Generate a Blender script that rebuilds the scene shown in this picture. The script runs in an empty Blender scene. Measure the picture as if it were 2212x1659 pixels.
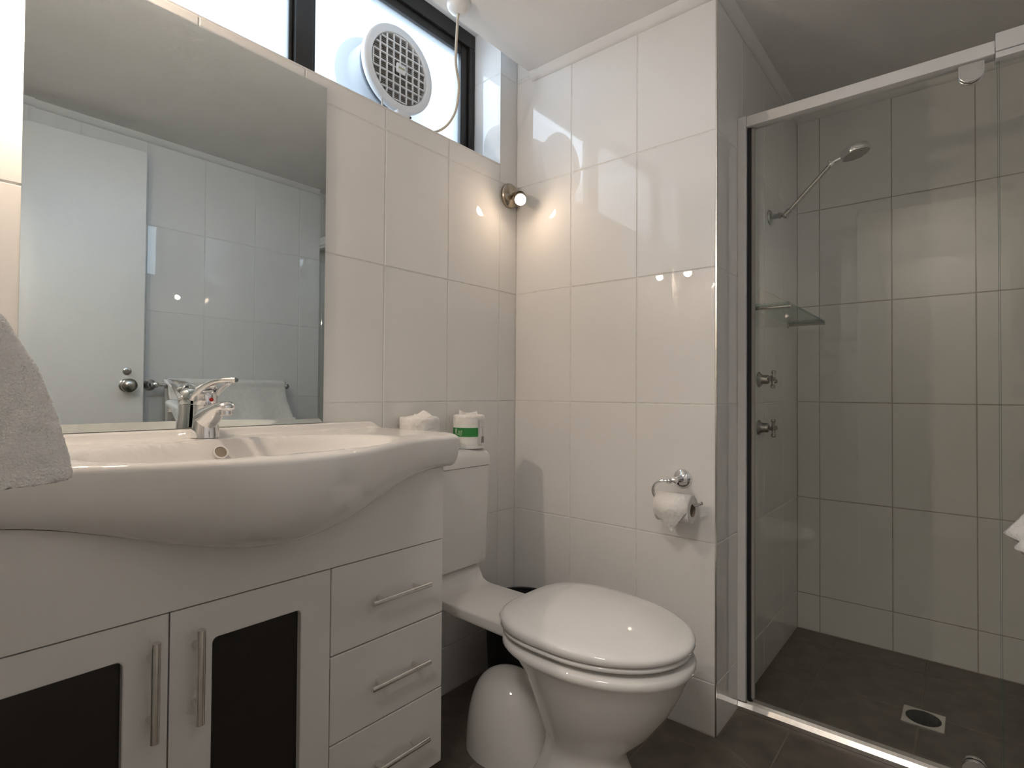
import bpy, math, random
from mathutils import Vector, Matrix
random.seed(7)
SC = bpy.context.scene
COL = SC.collection
PI = math.pi

# ------------------------------------------------------------------ camera
CAMP = Vector((-1.5802, -1.3072, 0.9826))
YAW, PITCH, ROLL, FPX = 0.8738, 0.0149, 0.0070, 1175.77
fw = Vector((math.sin(YAW)*math.cos(PITCH), math.cos(YAW)*math.cos(PITCH), math.sin(PITCH)))
rt = Vector((math.cos(YAW), -math.sin(YAW), 0)); up = rt.cross(fw)
r2 = rt*math.cos(ROLL) + up*math.sin(ROLL); u2 = up*math.cos(ROLL) - rt*math.sin(ROLL)
cd = bpy.data.cameras.new('camera'); cam = bpy.data.objects.new('camera', cd); COL.objects.link(cam)
cd.sensor_width = 36.0; cd.lens = FPX/2212*36.0; cd.clip_start = 0.01
cam.matrix_world = Matrix(((r2.x, u2.x, -fw.x, CAMP.x), (r2.y, u2.y, -fw.y, CAMP.y), (r2.z, u2.z, -fw.z, CAMP.z), (0, 0, 0, 1)))
SC.camera = cam

# ------------------------------------------------------------------ world, daylight, exposure
w = bpy.data.worlds.new('overcast'); SC.world = w; w.use_nodes = True
bg = w.node_tree.nodes['Background']
bg.inputs[0].default_value = (0.80, 0.90, 1.0, 1); bg.inputs[1].default_value = 1.3
la = bpy.data.lights.new('daylight', 'AREA'); la.shape = 'RECTANGLE'; la.size = 2.2; la.size_y = 1.2
la.energy = 78.0; la.color = (0.70, 0.85, 1.0)
day = bpy.data.objects.new('daylight', la); COL.objects.link(day)
day.location = (-0.80, 0.95, 2.45); day.rotation_euler = (math.radians(-72), 0, 0)
lh = bpy.data.lights.new('hall_fill', 'AREA'); lh.shape = 'DISK'; lh.size = 0.5; lh.energy = 24.0; lh.color = (1.0, 0.93, 0.86)  # unseen fill lamp, added in the hall to lift the shower and cabinet
hall = bpy.data.objects.new('hall_fill', lh); COL.objects.link(hall); hall.location = (-2.25, -1.15, 2.40)
SC.view_settings.view_transform = 'Standard'; SC.view_settings.look = 'None'
SC.view_settings.exposure = -0.12; SC.view_settings.gamma = 1.0; SC.view_settings.use_curve_mapping = False
SC.cycles.max_bounces = 7; SC.cycles.diffuse_bounces = 4; SC.cycles.glossy_bounces = 4; SC.cycles.adaptive_threshold = 0.1; SC.cycles.adaptive_min_samples = 16
SC.cycles.transparent_max_bounces = 12; SC.cycles.sample_clamp_indirect = 0.0
BULB = 690.0

# ------------------------------------------------------------------ materials
MATS = {}
def mat(name, col, rough=0.5, metal=0.0, var=0.04, nscale=8.0, bump=0.0, bscale=30.0, spec=0.5, coat=0.0, trans=0.0, sheen=0.0, alpha=1.0):
    m = bpy.data.materials.new(name); m.use_nodes = True; nt = m.node_tree; b = nt.nodes['Principled BSDF']
    tc = nt.nodes.new('ShaderNodeTexCoord'); nz = nt.nodes.new('ShaderNodeTexNoise')
    nz.inputs['Scale'].default_value = nscale; nz.inputs['Detail'].default_value = 1.5
    nt.links.new(tc.outputs['Object'], nz.inputs['Vector'])
    rp = nt.nodes.new('ShaderNodeValToRGB')
    rp.color_ramp.elements[0].position = 0.3; rp.color_ramp.elements[1].position = 0.7
    rp.color_ramp.elements[0].color = tuple(max(0, c*(1-var)) for c in col) + (1,)
    rp.color_ramp.elements[1].color = tuple(min(1, c*(1+var)) for c in col) + (1,)
    nt.links.new(nz.outputs['Fac'], rp.inputs['Fac']); nt.links.new(rp.outputs['Color'], b.inputs['Base Color'])
    b.inputs['Roughness'].default_value = rough; b.inputs['Metallic'].default_value = metal
    b.inputs['Specular IOR Level'].default_value = spec
    if coat: b.inputs['Coat Weight'].default_value = coat; b.inputs['Coat Roughness'].default_value = 0.05
    if trans: b.inputs['Transmission Weight'].default_value = trans
    if sheen: b.inputs['Sheen Weight'].default_value = sheen; b.inputs['Sheen Roughness'].default_value = 0.6
    if bump:
        n2 = nt.nodes.new('ShaderNodeTexNoise'); n2.inputs['Scale'].default_value = bscale; n2.inputs['Detail'].default_value = 1
        nt.links.new(tc.outputs['Object'], n2.inputs['Vector'])
        bp = nt.nodes.new('ShaderNodeBump'); bp.inputs['Strength'].default_value = bump; bp.inputs['Distance'].default_value = 0.01
        nt.links.new(n2.outputs['Fac'], bp.inputs['Height']); nt.links.new(bp.outputs['Normal'], b.inputs['Normal'])
    MATS[name] = m
    return m
mat('tile', (0.84, 0.83, 0.815), 0.008, var=0.012, nscale=3, bump=0.010, bscale=7)
mat('grout', (0.76, 0.745, 0.715), 0.8, var=0.08, nscale=40)
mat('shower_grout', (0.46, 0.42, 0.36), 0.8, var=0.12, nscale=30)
mat('plaster', (0.84, 0.835, 0.82), 0.75, var=0.02, nscale=5, bump=0.05, bscale=60)
mat('hall_paint', (0.62, 0.58, 0.52), 0.7, var=0.03)
mat('floor_tile', (0.135, 0.115, 0.095), 0.42, var=0.22, nscale=14, bump=0.12, bscale=50)
mat('floor_grout', (0.20, 0.175, 0.145), 0.85, var=0.1, nscale=30)
mat('carpet', (0.20, 0.17, 0.14), 0.95, var=0.2, nscale=80)
mat('ceramic', (0.80, 0.785, 0.765), 0.010, var=0.008, nscale=3)
mat('plastic', (0.80, 0.79, 0.775), 0.010, var=0.01)
mat('white_plastic', (0.82, 0.82, 0.82), 0.35, var=0.02)
mat('cabinet', (0.76, 0.745, 0.725), 0.28, var=0.012, nscale=4, bump=0.02, bscale=20)
mat('door_paint', (0.80, 0.79, 0.77), 0.30, var=0.012, nscale=4, bump=0.08, bscale=220)
mat('chrome', (0.82, 0.82, 0.83), 0.06, metal=1.0, var=0.01)
mat('shower_chrome', (0.40, 0.385, 0.36), 0.16, metal=1.0, var=0.05)
mat('steel', (0.78, 0.76, 0.73), 0.24, metal=1.0, var=0.06, nscale=60)
mat('aluminium', (0.78, 0.77, 0.76), 0.30, metal=0.0, var=0.02, nscale=20)
mat('nickel', (0.42, 0.36, 0.28), 0.22, metal=1.0, var=0.05)
mat('bronze_frame', (0.016, 0.012, 0.009), 0.45, metal=0.0, var=0.25, nscale=25)
mat('black_rubber', (0.012, 0.012, 0.014), 0.55, var=0.2)
mat('dark_glass', (0.020, 0.017, 0.015), 0.20, var=0.3, nscale=2)
mat('cabinet_inside', (0.10, 0.09, 0.085), 0.6)
mat('paper', (0.86, 0.845, 0.82), 0.9, var=0.025, nscale=30, bump=0.25, bscale=90)
mat('card', (0.30, 0.25, 0.20), 0.9)
mat('green_print', (0.028, 0.25, 0.055), 0.55, var=0.1, nscale=25)
mat('white_print', (0.72, 0.80, 0.70), 0.6)
mat('dark_print', (0.12, 0.10, 0.09), 0.6)
mat('grey_print', (0.42, 0.40, 0.37), 0.6)
mat('cowl', (0.16, 0.17, 0.19), 0.5)
mat('gold_print', (0.42, 0.40, 0.24), 0.5)
mat('towel', (0.88, 0.86, 0.83), 0.95, var=0.04, nscale=60, bump=0.5, bscale=480, spec=0.1, sheen=0.4)
mat('red_dot', (0.55, 0.02, 0.02), 0.25)
mat('brass', (0.55, 0.40, 0.13), 0.4, var=0.05)
mat('cord', (0.62, 0.57, 0.48), 0.5, var=0.05)
mat('black_metal', (0.02, 0.02, 0.02), 0.4, metal=0.5)
mat('knob_metal', (0.42, 0.40, 0.38), 0.22, metal=1.0, var=0.05)
mat('drain_black', (0.010, 0.010, 0.012), 0.5)

def fresnel2(nt, ior=1.45):
    ge = nt.nodes.new('ShaderNodeNewGeometry'); mr = nt.nodes.new('ShaderNodeMapRange')
    mr.inputs['To Min'].default_value = ior; mr.inputs['To Max'].default_value = 1.0/ior
    fr = nt.nodes.new('ShaderNodeFresnel')
    nt.links.new(ge.outputs['Backfacing'], mr.inputs['Value']); nt.links.new(mr.outputs['Result'], fr.inputs['IOR'])
    return fr
def mix_glass(name, tint, rough, refl_ior=1.45):
    m = bpy.data.materials.new(name); m.use_nodes = True; nt = m.node_tree
    nt.nodes.clear(); out = nt.nodes.new('ShaderNodeOutputMaterial')
    tr = nt.nodes.new('ShaderNodeBsdfTransparent'); tr.inputs[0].default_value = tint + (1,)
    gl = nt.nodes.new('ShaderNodeBsdfGlossy'); gl.inputs['Roughness'].default_value = rough
    fr = fresnel2(nt, refl_ior)
    mx = nt.nodes.new('ShaderNodeMixShader')
    nt.links.new(fr.outputs[0], mx.inputs[0]); nt.links.new(tr.outputs[0], mx.inputs[1]); nt.links.new(gl.outputs[0], mx.inputs[2])
    nt.links.new(mx.outputs[0], out.inputs[0]); MATS[name] = m
    return m
mix_glass('shower_glass', (0.975, 0.985, 0.972), 0.0)
mix_glass('shelf_glass', (0.80, 0.90, 0.86), 0.0)
mix_glass('bulb_glass', (0.99, 0.98, 0.95), 0.02)
mat('glass_edge', (0.05, 0.17, 0.14), 0.15, var=0.05)
def frosted():
    m = bpy.data.materials.new('frosted_glass'); m.use_nodes = True; nt = m.node_tree; nt.nodes.clear()
    out = nt.nodes.new('ShaderNodeOutputMaterial')
    tr = nt.nodes.new('ShaderNodeBsdfTransparent'); tr.inputs[0].default_value = (0.96, 0.98, 1, 1)
    tl = nt.nodes.new('ShaderNodeBsdfTranslucent'); tl.inputs[0].default_value = (0.92, 0.95, 0.98, 1)
    mx = nt.nodes.new('ShaderNodeMixShader'); mx.inputs[0].default_value = 0.16
    nz = nt.nodes.new('ShaderNodeTexNoise'); nz.inputs['Scale'].default_value = 160
    bp = nt.nodes.new('ShaderNodeBump'); bp.inputs['Strength'].default_value = 0.3; bp.inputs['Distance'].default_value = 0.002
    nt.links.new(nz.outputs['Fac'], bp.inputs['Height']); nt.links.new(bp.outputs['Normal'], tl.inputs['Normal'])
    gl = nt.nodes.new('ShaderNodeBsdfGlossy'); gl.inputs['Roughness'].default_value = 0.25
    fr = fresnel2(nt)
    m2 = nt.nodes.new('ShaderNodeMixShader')
    nt.links.new(tr.outputs[0], mx.inputs[1]); nt.links.new(tl.outputs[0], mx.inputs[2])
    nt.links.new(fr.outputs[0], m2.inputs[0]); nt.links.new(mx.outputs[0], m2.inputs[1]); nt.links.new(gl.outputs[0], m2.inputs[2])
    nt.links.new(m2.outputs[0], out.inputs[0]); MATS['frosted_glass'] = m
frosted()
def mirror_mat():
    m = bpy.data.materials.new('mirror_silver'); m.use_nodes = True; nt = m.node_tree; b = nt.nodes['Principled BSDF']
    b.inputs['Base Color'].default_value = (0.67, 0.72, 0.72, 1); b.inputs['Metallic'].default_value = 1; b.inputs['Roughness'].default_value = 0.0
    MATS['mirror_silver'] = m
mirror_mat()
def emit(name, col, s):
    m = bpy.data.materials.new(name); m.use_nodes = True; nt = m.node_tree; nt.nodes.clear()
    out = nt.nodes.new('ShaderNodeOutputMaterial'); e = nt.nodes.new('ShaderNodeEmission')
    e.inputs[0].default_value = col + (1,); e.inputs[1].default_value = s
    nt.links.new(e.outputs[0], out.inputs[0]); MATS[name] = m
emit('lit_bulb', (1.0, 0.79, 0.60), BULB); emit('dim_lit_bulb', (1.0, 0.76, 0.54), BULB*0.20)
mat('bulb_back', (0.75, 0.68, 0.58), 0.3, metal=0.8)

# ------------------------------------------------------------------ mesh helpers
class MB:
    def __init__(s): s.v = []; s.f = []
    def add(s, vs, fs):
        o = len(s.v); s.v += [tuple(p) for p in vs]; s.f += [tuple(i+o for i in q) for q in fs]; return s
    def box(s, x0, x1, y0, y1, z0, z1):
        x0, x1 = sorted((x0, x1)); y0, y1 = sorted((y0, y1)); z0, z1 = sorted((z0, z1))
        return s.add([(x0,y0,z0),(x1,y0,z0),(x1,y1,z0),(x0,y1,z0),(x0,y0,z1),(x1,y0,z1),(x1,y1,z1),(x0,y1,z1)],
                     [(0,3,2,1),(4,5,6,7),(0,1,5,4),(1,2,6,5),(2,3,7,6),(3,0,4,7)])
    def loft(s, rings, cap0=True, cap1=True, closed=True):
        n = len(rings[0]); vs = [p for r in rings for p in r]; fs = []
        for i in range(len(rings)-1):
            for j in range(n if closed else n-1):
                k = (j+1) % n
                fs.append((i*n+j, i*n+k, (i+1)*n+k, (i+1)*n+j))
        if cap0: fs.append(tuple(reversed(range(n))))
        if cap1: fs.append(tuple((len(rings)-1)*n+j for j in range(n)))
        return s.add(vs, fs)
    def lathe(s, prof, origin, axis, n=24, cap0=True, cap1=True):
        a = Vector(axis).normalized(); o = Vector(origin)
        h = Vector((0,0,1)) if abs(a.z) < 0.9 else Vector((1,0,0))
        e1 = a.cross(h).normalized(); e2 = a.cross(e1)
        rings = [[o + a*d + (e1*math.cos(2*PI*j/n) + e2*math.sin(2*PI*j/n))*max(r, 1e-5) for j in range(n)] for r, d in prof]
        return s.loft(rings, cap0, cap1)
    def tube(s, pts, r, n=12, caps=True, closed=False, flat=1.0):
        P = [Vector(p) for p in pts]; m = len(P); rings = []
        rs = r if isinstance(r, (list, tuple)) else [r]*m
        nrm = None
        for i in range(m):
            if closed: t = (P[(i+1) % m] - P[i-1]).normalized()
            else: t = (P[min(i+1, m-1)] - P[max(i-1, 0)]).normalized()
            if nrm is None:
                h = Vector((0,0,1)) if abs(t.z) < 0.9 else Vector((1,0,0)); nrm = (h - t*h.dot(t)).normalized()
            else:
                nrm = (nrm - t*nrm.dot(t)).normalized()
            b = t.cross(nrm)
            rings.append([P[i] + (nrm*math.cos(2*PI*j/n)*flat + b*math.sin(2*PI*j/n))*rs[i] for j in range(n)])
        if closed: rings.append(rings[0]); return s.loft(rings, False, False)
        return s.loft(rings, caps, caps)
    def prism(s, poly, z0, z1, f=lambda x, y, z: (x, y, z)):
        return s.loft([[f(x, y, z0) for x, y in poly], [f(x, y, z1) for x, y in poly]])
    def ball(s, c, r, n=16, m=10):
        return s.lathe([(r*math.sin(PI*i/m), -r*math.cos(PI*i/m)) for i in range(m+1)], c, (0,0,1), n, False, False)
    def mesh(s, name, smooth=0):
        me = bpy.data.meshes.new(name); me.from_pydata(s.v, [], s.f)
        me.validate(); me.update()
        import bmesh
        b = bmesh.new(); b.from_mesh(me); bmesh.ops.remove_doubles(b, verts=b.verts, dist=1e-6)
        bmesh.ops.recalc_face_normals(b, faces=b.faces); b.to_mesh(me); b.free()
        if smooth:
            me.polygons.foreach_set('use_smooth', [True]*len(me.polygons)); me.set_sharp_from_angle(angle=math.radians(smooth))
        return me
def link(name, me, m, parent=None, loc=None):
    o = bpy.data.objects.new(name, me); COL.objects.link(o)
    if m:
        if not me.materials: me.materials.append(MATS[m])
    if parent: o.parent = parent
    if loc: o.location = loc
    return o
def build(mb, name, m, parent=None, smooth=0, bevel=0, segs=2):
    """link as one mesh; when parented, vertices are world coordinates shifted into the parent's frame"""
    if parent:
        L = parent
        off = Vector((0,0,0))
        while L: off += L.location; L = L.parent
        mb.v = [(p[0]-off.x, p[1]-off.y, p[2]-off.z) for p in mb.v]
    o = link(name, mb.mesh(name, smooth), m, parent)
    if bevel:
        b = o.modifiers.new('bevel', 'BEVEL'); b.width = bevel; b.segments = segs; b.limit_method = 'ANGLE'; b.angle_limit = math.radians(40)
    return o
def recentre(o, loc):
    loc = Vector(loc)
    o.data.transform(Matrix.Translation(-loc)); o.location = loc
    return o
def tag(o, label, cat, group=None):
    o['label'] = label; o['category'] = cat
    if group: o['group'] = group
    return o
def thing(name, label, cat, loc, group=None):
    o = bpy.data.objects.new(name, None); COL.objects.link(o); o.location = loc; o.empty_display_size = 0.05
    return tag(o, label, cat, group)
def struct(o): o['kind'] = 'structure'; return o

# ------------------------------------------------------------------ room dimensions (wall with mirror: y = 0, toilet wall: x = 0)
CZ, HZ = 2.16, 2.34          # ceiling, higher head in the window slot
XL, XS, YC, YR = -1.62, 0.97, -1.63, -0.752
ROWS = [0.0, 0.15, 0.55, 0.95, 1.35, 1.75, 2.15, HZ]
G = 0.0032
TILE_CACHE = {}
def tile_mesh(wd, ht, m='tile'):
    key = (round(wd, 4), round(ht, 4), m)
    if key not in TILE_CACHE:
        b = 0.0014; t0, t1, t2 = -0.003, -0.0012, 0.0
        a, c = wd/2, ht/2; mb = MB(); r = lambda i, z: [(-a+i, -c+i, z), (a-i, -c+i, z), (a-i, c-i, z), (-a+i, c-i, z)]
        mb.loft([r(0, t0), r(0, t1), r(b, t2)])
        me = mb.mesh('tile'); me.materials.append(MATS[m]); TILE_CACHE[key] = me
    return TILE_CACHE[key]
def tile_wall(parent, origin, u, v, ucuts, vcuts, skip=None, tilt=0.0016, g=G, m='tile'):
    """tiles as children of a wall; n = u x v points into the room"""
    U = Vector(u); V = Vector(v); N = U.cross(V); O = Vector(origin)
    for i in range(len(ucuts)-1):
        for j in range(len(vcuts)-1):
            a0, a1, b0, b1 = ucuts[i], ucuts[i+1], vcuts[j], vcuts[j+1]
            if skip and skip(a0, a1, b0, b1): continue
            wd, ht = a1-a0-g, b1-b0-g
            if wd < 0.006 or ht < 0.006: continue
            o = bpy.data.objects.new('tile', tile_mesh(wd, ht, m)); COL.objects.link(o); o.parent = parent
            c = O + U*(a0+a1)/2 + V*(b0+b1)/2
            R = Matrix((U, V, N)).transposed().to_4x4()
            R = R @ Matrix.Rotation(random.uniform(-tilt, tilt), 4, 'X') @ Matrix.Rotation(random.uniform(-tilt, tilt)*0.6, 4, 'Y')
            o.matrix_local = Matrix.Translation(c) @ R

# ------------------------------------------------------------------ the setting
GR = 0.0012                  # grout lies this far behind the tile face
WX0, WX1, SZ, WY = -1.50, -0.096, 1.815, 0.13      # window opening, sill, frame plane
# wall with the mirror and the window
mb = MB()
mb.box(XL-0.1, 0.12, GR, 0.25, -0.06, SZ-GR)
mb.box(WX1+GR, 0.12, GR, 0.25, SZ-GR, HZ)
mb.box(XL-0.1, WX0, GR, 0.25, SZ-GR, HZ)
wa = struct(build(mb, 'wall_back', 'grout'))
ac = [-1.62, -1.366, -1.112, -0.858, -0.604, -0.350, -0.096, 0.0]
tile_wall(wa, (0,0,0), (1,0,0), (0,0,1), ac[:-1], [0, .15, .55, .95, 1.35, 1.75, SZ])
tile_wall(wa, (0,0,0), (1,0,0), (0,0,1), ac[-2:], ROWS)
tile_wall(wa, (0,0,0), (1,0,0), (0,0,1), [XL, WX0], [SZ, 2.15, HZ])
tile_wall(wa, (WX1,0,0), (0,-1,0), (0,0,1), [-0.13, 0.0], [SZ, 2.15, HZ])
tile_wall(wa, (0,0,SZ), (1,0,0), (0,1,0), [WX0, -1.366, -1.112, -0.858, -0.604, -0.350, WX1], [0, 0.13], tilt=0)
tile_wall(wa, (WX0,0,0), (0,1,0), (0,0,1), [0.0, 0.13], [SZ, 2.15, HZ])
# toilet wall
mb = MB(); mb.box(GR, 0.12, -0.66, GR, -0.06, HZ)
wb = struct(build(mb, 'wall_right', 'grout'))
tile_wall(wb, (0,0,0), (0,-1,0), (0,0,1), [0, .248, .500, .7505], ROWS[:-1] + [CZ+0.0])
tile_wall(wb, (0,0,0), (0,-1,0), (0,0,1), [0, .075], [CZ, HZ])
# shower side wall (return)
mb = MB(); mb.box(GR, XS+0.1, YR+GR, -0.66, -0.06, HZ)
ws = struct(build(mb, 'wall_shower_side', 'grout'))
tile_wall(ws, (0,YR,0), (1,0,0), (0,0,1), [0.0025, .232, .482, .732, XS], ROWS[:-1] + [CZ])
# shower back wall
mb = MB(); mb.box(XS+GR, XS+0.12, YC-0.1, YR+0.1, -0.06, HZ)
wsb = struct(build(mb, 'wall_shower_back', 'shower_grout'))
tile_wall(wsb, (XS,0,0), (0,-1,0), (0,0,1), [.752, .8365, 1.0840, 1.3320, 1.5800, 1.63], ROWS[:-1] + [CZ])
# wall opposite the mirror
mb = MB(); mb.box(XL-0.1, XS+0.12, YC-0.1, YC-GR, -0.06, HZ)
wc = struct(build(mb, 'wall_front', 'grout'))
tile_wall(wc, (0,YC,0), (-1,0,0), (0,0,1), [-XS, -.767, -.516, -.265, -.014, .237, .488, .739, .990, 1.241, 1.492, 1.62], ROWS[:-1] + [CZ])
# left wall with the doorway
DY0, DY1, DZ = -1.60, -0.80, 2.06
mb = MB(); mb.box(XL-0.1, XL-GR, DY1, GR, -0.06, HZ); mb.box(XL-0.1, XL-GR, YC-0.1, DY1, DZ, HZ)
wd_ = struct(build(mb, 'wall_left', 'grout'))
tile_wall(wd_, (XL,0,0), (0,1,0), (0,0,1), [DY1, -.752, -.500, -.248, 0], ROWS[:-1] + [CZ])
tile_wall(wd_, (XL,0,0), (0,1,0), (0,0,1), [YC, -1.504, -1.252, -1.0, DY1], [DZ, CZ])
# door jambs
mb = MB(); mb.box(XL-0.11, XL+0.008, DY1-0.03, DY1, 0, DZ); mb.box(XL-0.11, XL+0.008, DY0-0.028, DY0+0.002, 0, DZ); mb.box(XL-0.11, XL+0.008, DY0, DY1, DZ-0.03, DZ)
struct(build(mb, 'trim_1', 'door_paint', bevel=0.002))
# ceiling with its higher slot in front of the window
mb = MB(); mb.box(XL-0.1, XS+0.12, YC-0.1, -0.075, CZ, HZ); mb.box(XL-0.1, XS+0.12, YC-0.1, 0.25, HZ, HZ+0.06)
struct(build(mb, 'ceiling', 'plaster'))
# cornices
def cornice(n, a, b, nx, ny, c=0.026):
    m = MB(); A = Vector(a); B = Vector(b); N = Vector((nx, ny, 0)); Zv = Vector((0,0,-1))
    prof = [N*0, N*c, N*(c*0.86)+Zv*(c*0.30), N*(c*0.45)+Zv*(c*0.72), N*(c*0.12)+Zv*c, Zv*c]
    m.loft([[A+p for p in prof], [B+p for p in prof]])
    struct(build(m, 'trim_%d' % n, 'plaster', smooth=50))
cornice(2, (0,-0.075,CZ), (0,YR-0.0,CZ), -1, 0)
cornice(3, (0,YR,CZ), (XS,YR,CZ), 0, -1)
cornice(4, (XS,YR,CZ), (XS,YC,CZ), -1, 0)
cornice(5, (XL,YC,CZ), (XS,YC,CZ), 0, 1)
cornice(6, (XL,YC,CZ), (XL,-0.075,CZ), 1, 0)
# metal edge trims: outer tile corner, window sill and reveal
mb = MB(); mb.box(-0.0012, 0.0025, YR-0.0012, YR+0.0025, 0, CZ); struct(build(mb, 'trim_7', 'steel'))
mb = MB(); mb.box(WX0, WX1, -0.0014, 0.004, SZ-0.0035, SZ+0.0012); mb.box(WX1-0.0012, WX1+0.0030, -0.0014, 0.004, SZ, HZ)
struct(build(mb, 'trim_8', 'aluminium'))
# floor
mb = MB(); mb.box(XL-0.12, XS+0.1, YC-0.1, 0.1, -0.08, -0.0012)
fl = struct(build(mb, 'floor', 'floor_grout'))
fc = [-1.62, -1.575, -1.275, -.975, -.675, -.375, -.075]; fy = [-1.63, -1.505, -1.205, -.905, -.605, -.305, -.005]
tile_wall(fl, (0,0,0), (1,0,0), (0,1,0), fc, fy, tilt=0.0006, g=0.004, m='floor_tile')
tile_wall(fl, (0,0,0), (1,0,0), (0,1,0), [-.075, 0], [-.605, -.305, -.005], tilt=0.0006, g=0.004, m='floor_tile')
tile_wall(fl, (0,0,0), (1,0,0), (0,1,0), [-.075, .188], fy[:4], tilt=0.0006, g=0.004, m='floor_tile')
tile_wall(fl, (0,0,0), (1,0,0), (0,1,0), [.238, .53, .836, XS], [-1.63, -1.49, -1.19, -.90, YR], tilt=0.0008, g=0.004, m='floor_tile')
def poly_tile(pts):
    c = Vector((sum(p[0] for p in pts)/len(pts), sum(p[1] for p in pts)/len(pts)))
    def ins(d):
        out = []
        n = len(pts)
        for i in range(n):
            p0, p1, p2 = Vector(pts[i-1]), Vector(pts[i]), Vector(pts[(i+1) % n])
            e1 = (p1-p0).normalized(); e2 = (p2-p1).normalized()
            n1 = Vector((-e1.y, e1.x)); n2 = Vector((-e2.y, e2.x)); k = n1+n2
            out.append(p1 + k*(d/max(0.3, k.dot(n1))))
        return out
    m = MB(); m.loft([[(p.x, p.y, -0.003) for p in ins(.002)], [(p.x, p.y, -0.0012) for p in ins(.002)], [(p.x, p.y, 0) for p in ins(.0034)]])
    build(m, 'tile', 'floor_tile', fl)
poly_tile([(-.075, -.605), (-.075, -.885), (-.002, -.754), (-.002, -.605)])
poly_tile([(-.075, -.885), (-.075, -.905), (.188, -.905), (.188, -.754), (-.002, -.754)])
# passage behind the camera
mb = MB(); mb.box(-2.9, XL-0.12, -3.0, 1.0, -0.08, 0.0); struct(build(mb, 'floor_hall', 'carpet'))
mb = MB(); mb.box(-2.9, XL-0.1, -3.0, 1.0, 2.42, 2.5); struct(build(mb, 'ceiling_hall', 'plaster'))
mb = MB(); mb.box(-2.9, -2.8, -3.0, 1.0, 0, 2.42); struct(build(mb, 'wall_hall_back', 'hall_paint'))
mb = MB(); mb.box(-2.8, XL-0.1, -3.0, -2.9, 0, 2.42); struct(build(mb, 'wall_hall_front', 'hall_paint'))
mb = MB(); mb.box(-2.8, XL-0.1, 0.9, 1.0, 0, 2.42); struct(build(mb, 'wall_hall_end', 'hall_paint'))
mb = MB(); mb.box(XL-0.12, XL-0.1, 0.25, 0.9, 0, 2.42); mb.box(XL-0.12, XL-0.1, -2.9, YC-0.1, 0, 2.42); mb.box(XL-0.12, XL-0.1, YC-0.1, 0.25, HZ, 2.42)
struct(build(mb, 'wall_hall_side', 'hall_paint'))

# window: bronze aluminium frame, two frosted panes
win = bpy.data.objects.new('window_1', None); COL.objects.link(win); win.location = (-0.79, WY, SZ); struct(win)
FY0, FY1 = WY, WY+0.045
MX0, MX1 = -0.815, -0.760
def frame_bar(x0, x1, z0, z1, y0=FY0, y1=FY1, nm='frame_bar'):
    m = MB(); m.box(x0, x1, y0, y1, z0, z1); return build(m, nm, 'bronze_frame', win, bevel=0.003)
FT = 2.285                                     # underside of the head frame
frame_bar(WX0, WX1, FT, HZ)                    # head
frame_bar(WX0, WX1, SZ, SZ+0.035)              # bottom
frame_bar(WX1-0.028, WX1, SZ+0.035, FT); frame_bar(WX0, WX0+0.028, SZ+0.035, FT)
frame_bar(MX0, MX1, SZ+0.035, FT, FY0+0.004, FY1)
# inner sash lips
frame_bar(WX1-0.062, WX1-0.0285, SZ+0.036, FT-0.001, FY0+0.012, FY1+0.01, 'sash_bar')
frame_bar(MX1+0.0005, MX1+0.014, SZ+0.036, FT-0.001, FY0+0.018, FY1+0.01, 'sash_bar')
frame_bar(MX1+0.0145, WX1-0.0625, FT-0.030, FT-0.001, FY0+0.012, FY1+0.01, 'sash_bar')
frame_bar(MX0-0.012, MX0-0.0005, SZ+0.036, FT-0.001, FY0+0.018, FY1+0.01, 'sash_bar')
for x0, x1 in ((MX1, WX1-0.03), (WX0+0.02, MX0)):
    m = MB(); m.box(x0+0.001, x1-0.001, FY0+0.026, FY0+0.030, SZ+0.036, FT-0.001); build(m, 'pane', 'frosted_glass', win)

# bathroom door, swung open towards the wall opposite the mirror
DW, DH, DT = 0.79, 2.04, 0.036
dl = MB(); dl.box(0, DW, -DT/2, DT/2, 0.012, DH)
door = struct(build(dl, 'door_1', 'door_paint', bevel=0.002))
def door_part(mbx, nm, mt, par=None, **k):
    return build(mbx, nm, mt, par or door, **k)
kz = 1.0; kx = DW-0.062
m = MB(); m.lathe([(0.027, 0), (0.029, 0.003), (0.024, 0.008), (0.011, 0.012), (0.010, 0.028), (0.022, 0.036), (0.030, 0.048), (0.029, 0.060), (0.021, 0.068), (0.0, 0.070)], (kx, DT/2, kz), (0,1,0), 24)
kn = door_part(m, 'door_knob', 'knob_metal', smooth=40)
m = MB(); m.lathe([(0.016, 0), (0.016, 0.004), (0.012, 0.006), (0.0, 0.006)], (kx, DT/2, kz+0.062), (0,1,0), 20)
m.box(kx-0.009, kx+0.009, DT/2+0.006, DT/2+0.013, kz+0.060, kz+0.064)
door_part(m, 'privacy_lock', 'knob_metal', smooth=40)
m = MB(); m.box(DW, DW+0.0015, -0.011, 0.011, kz-0.028, kz+0.028); door_part(m, 'latch_plate', 'steel')
m = MB(); m.box(DW, DW+0.010, -0.006, 0.006, kz-0.008, kz+0.008); door_part(m, 'latch_bolt', 'black_metal')
for hz in (0.25, 1.75):
    m = MB(); m.lathe([(0.006, -0.045), (0.006, 0.045)], (-0.004, DT/2+0.004, hz), (0,0,1), 10); door_part(m, 'hinge', 'steel', smooth=40)
door.location = (-1.565, -1.585, 0); door.rotation_euler = (0, 0, math.radians(4.6))

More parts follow.
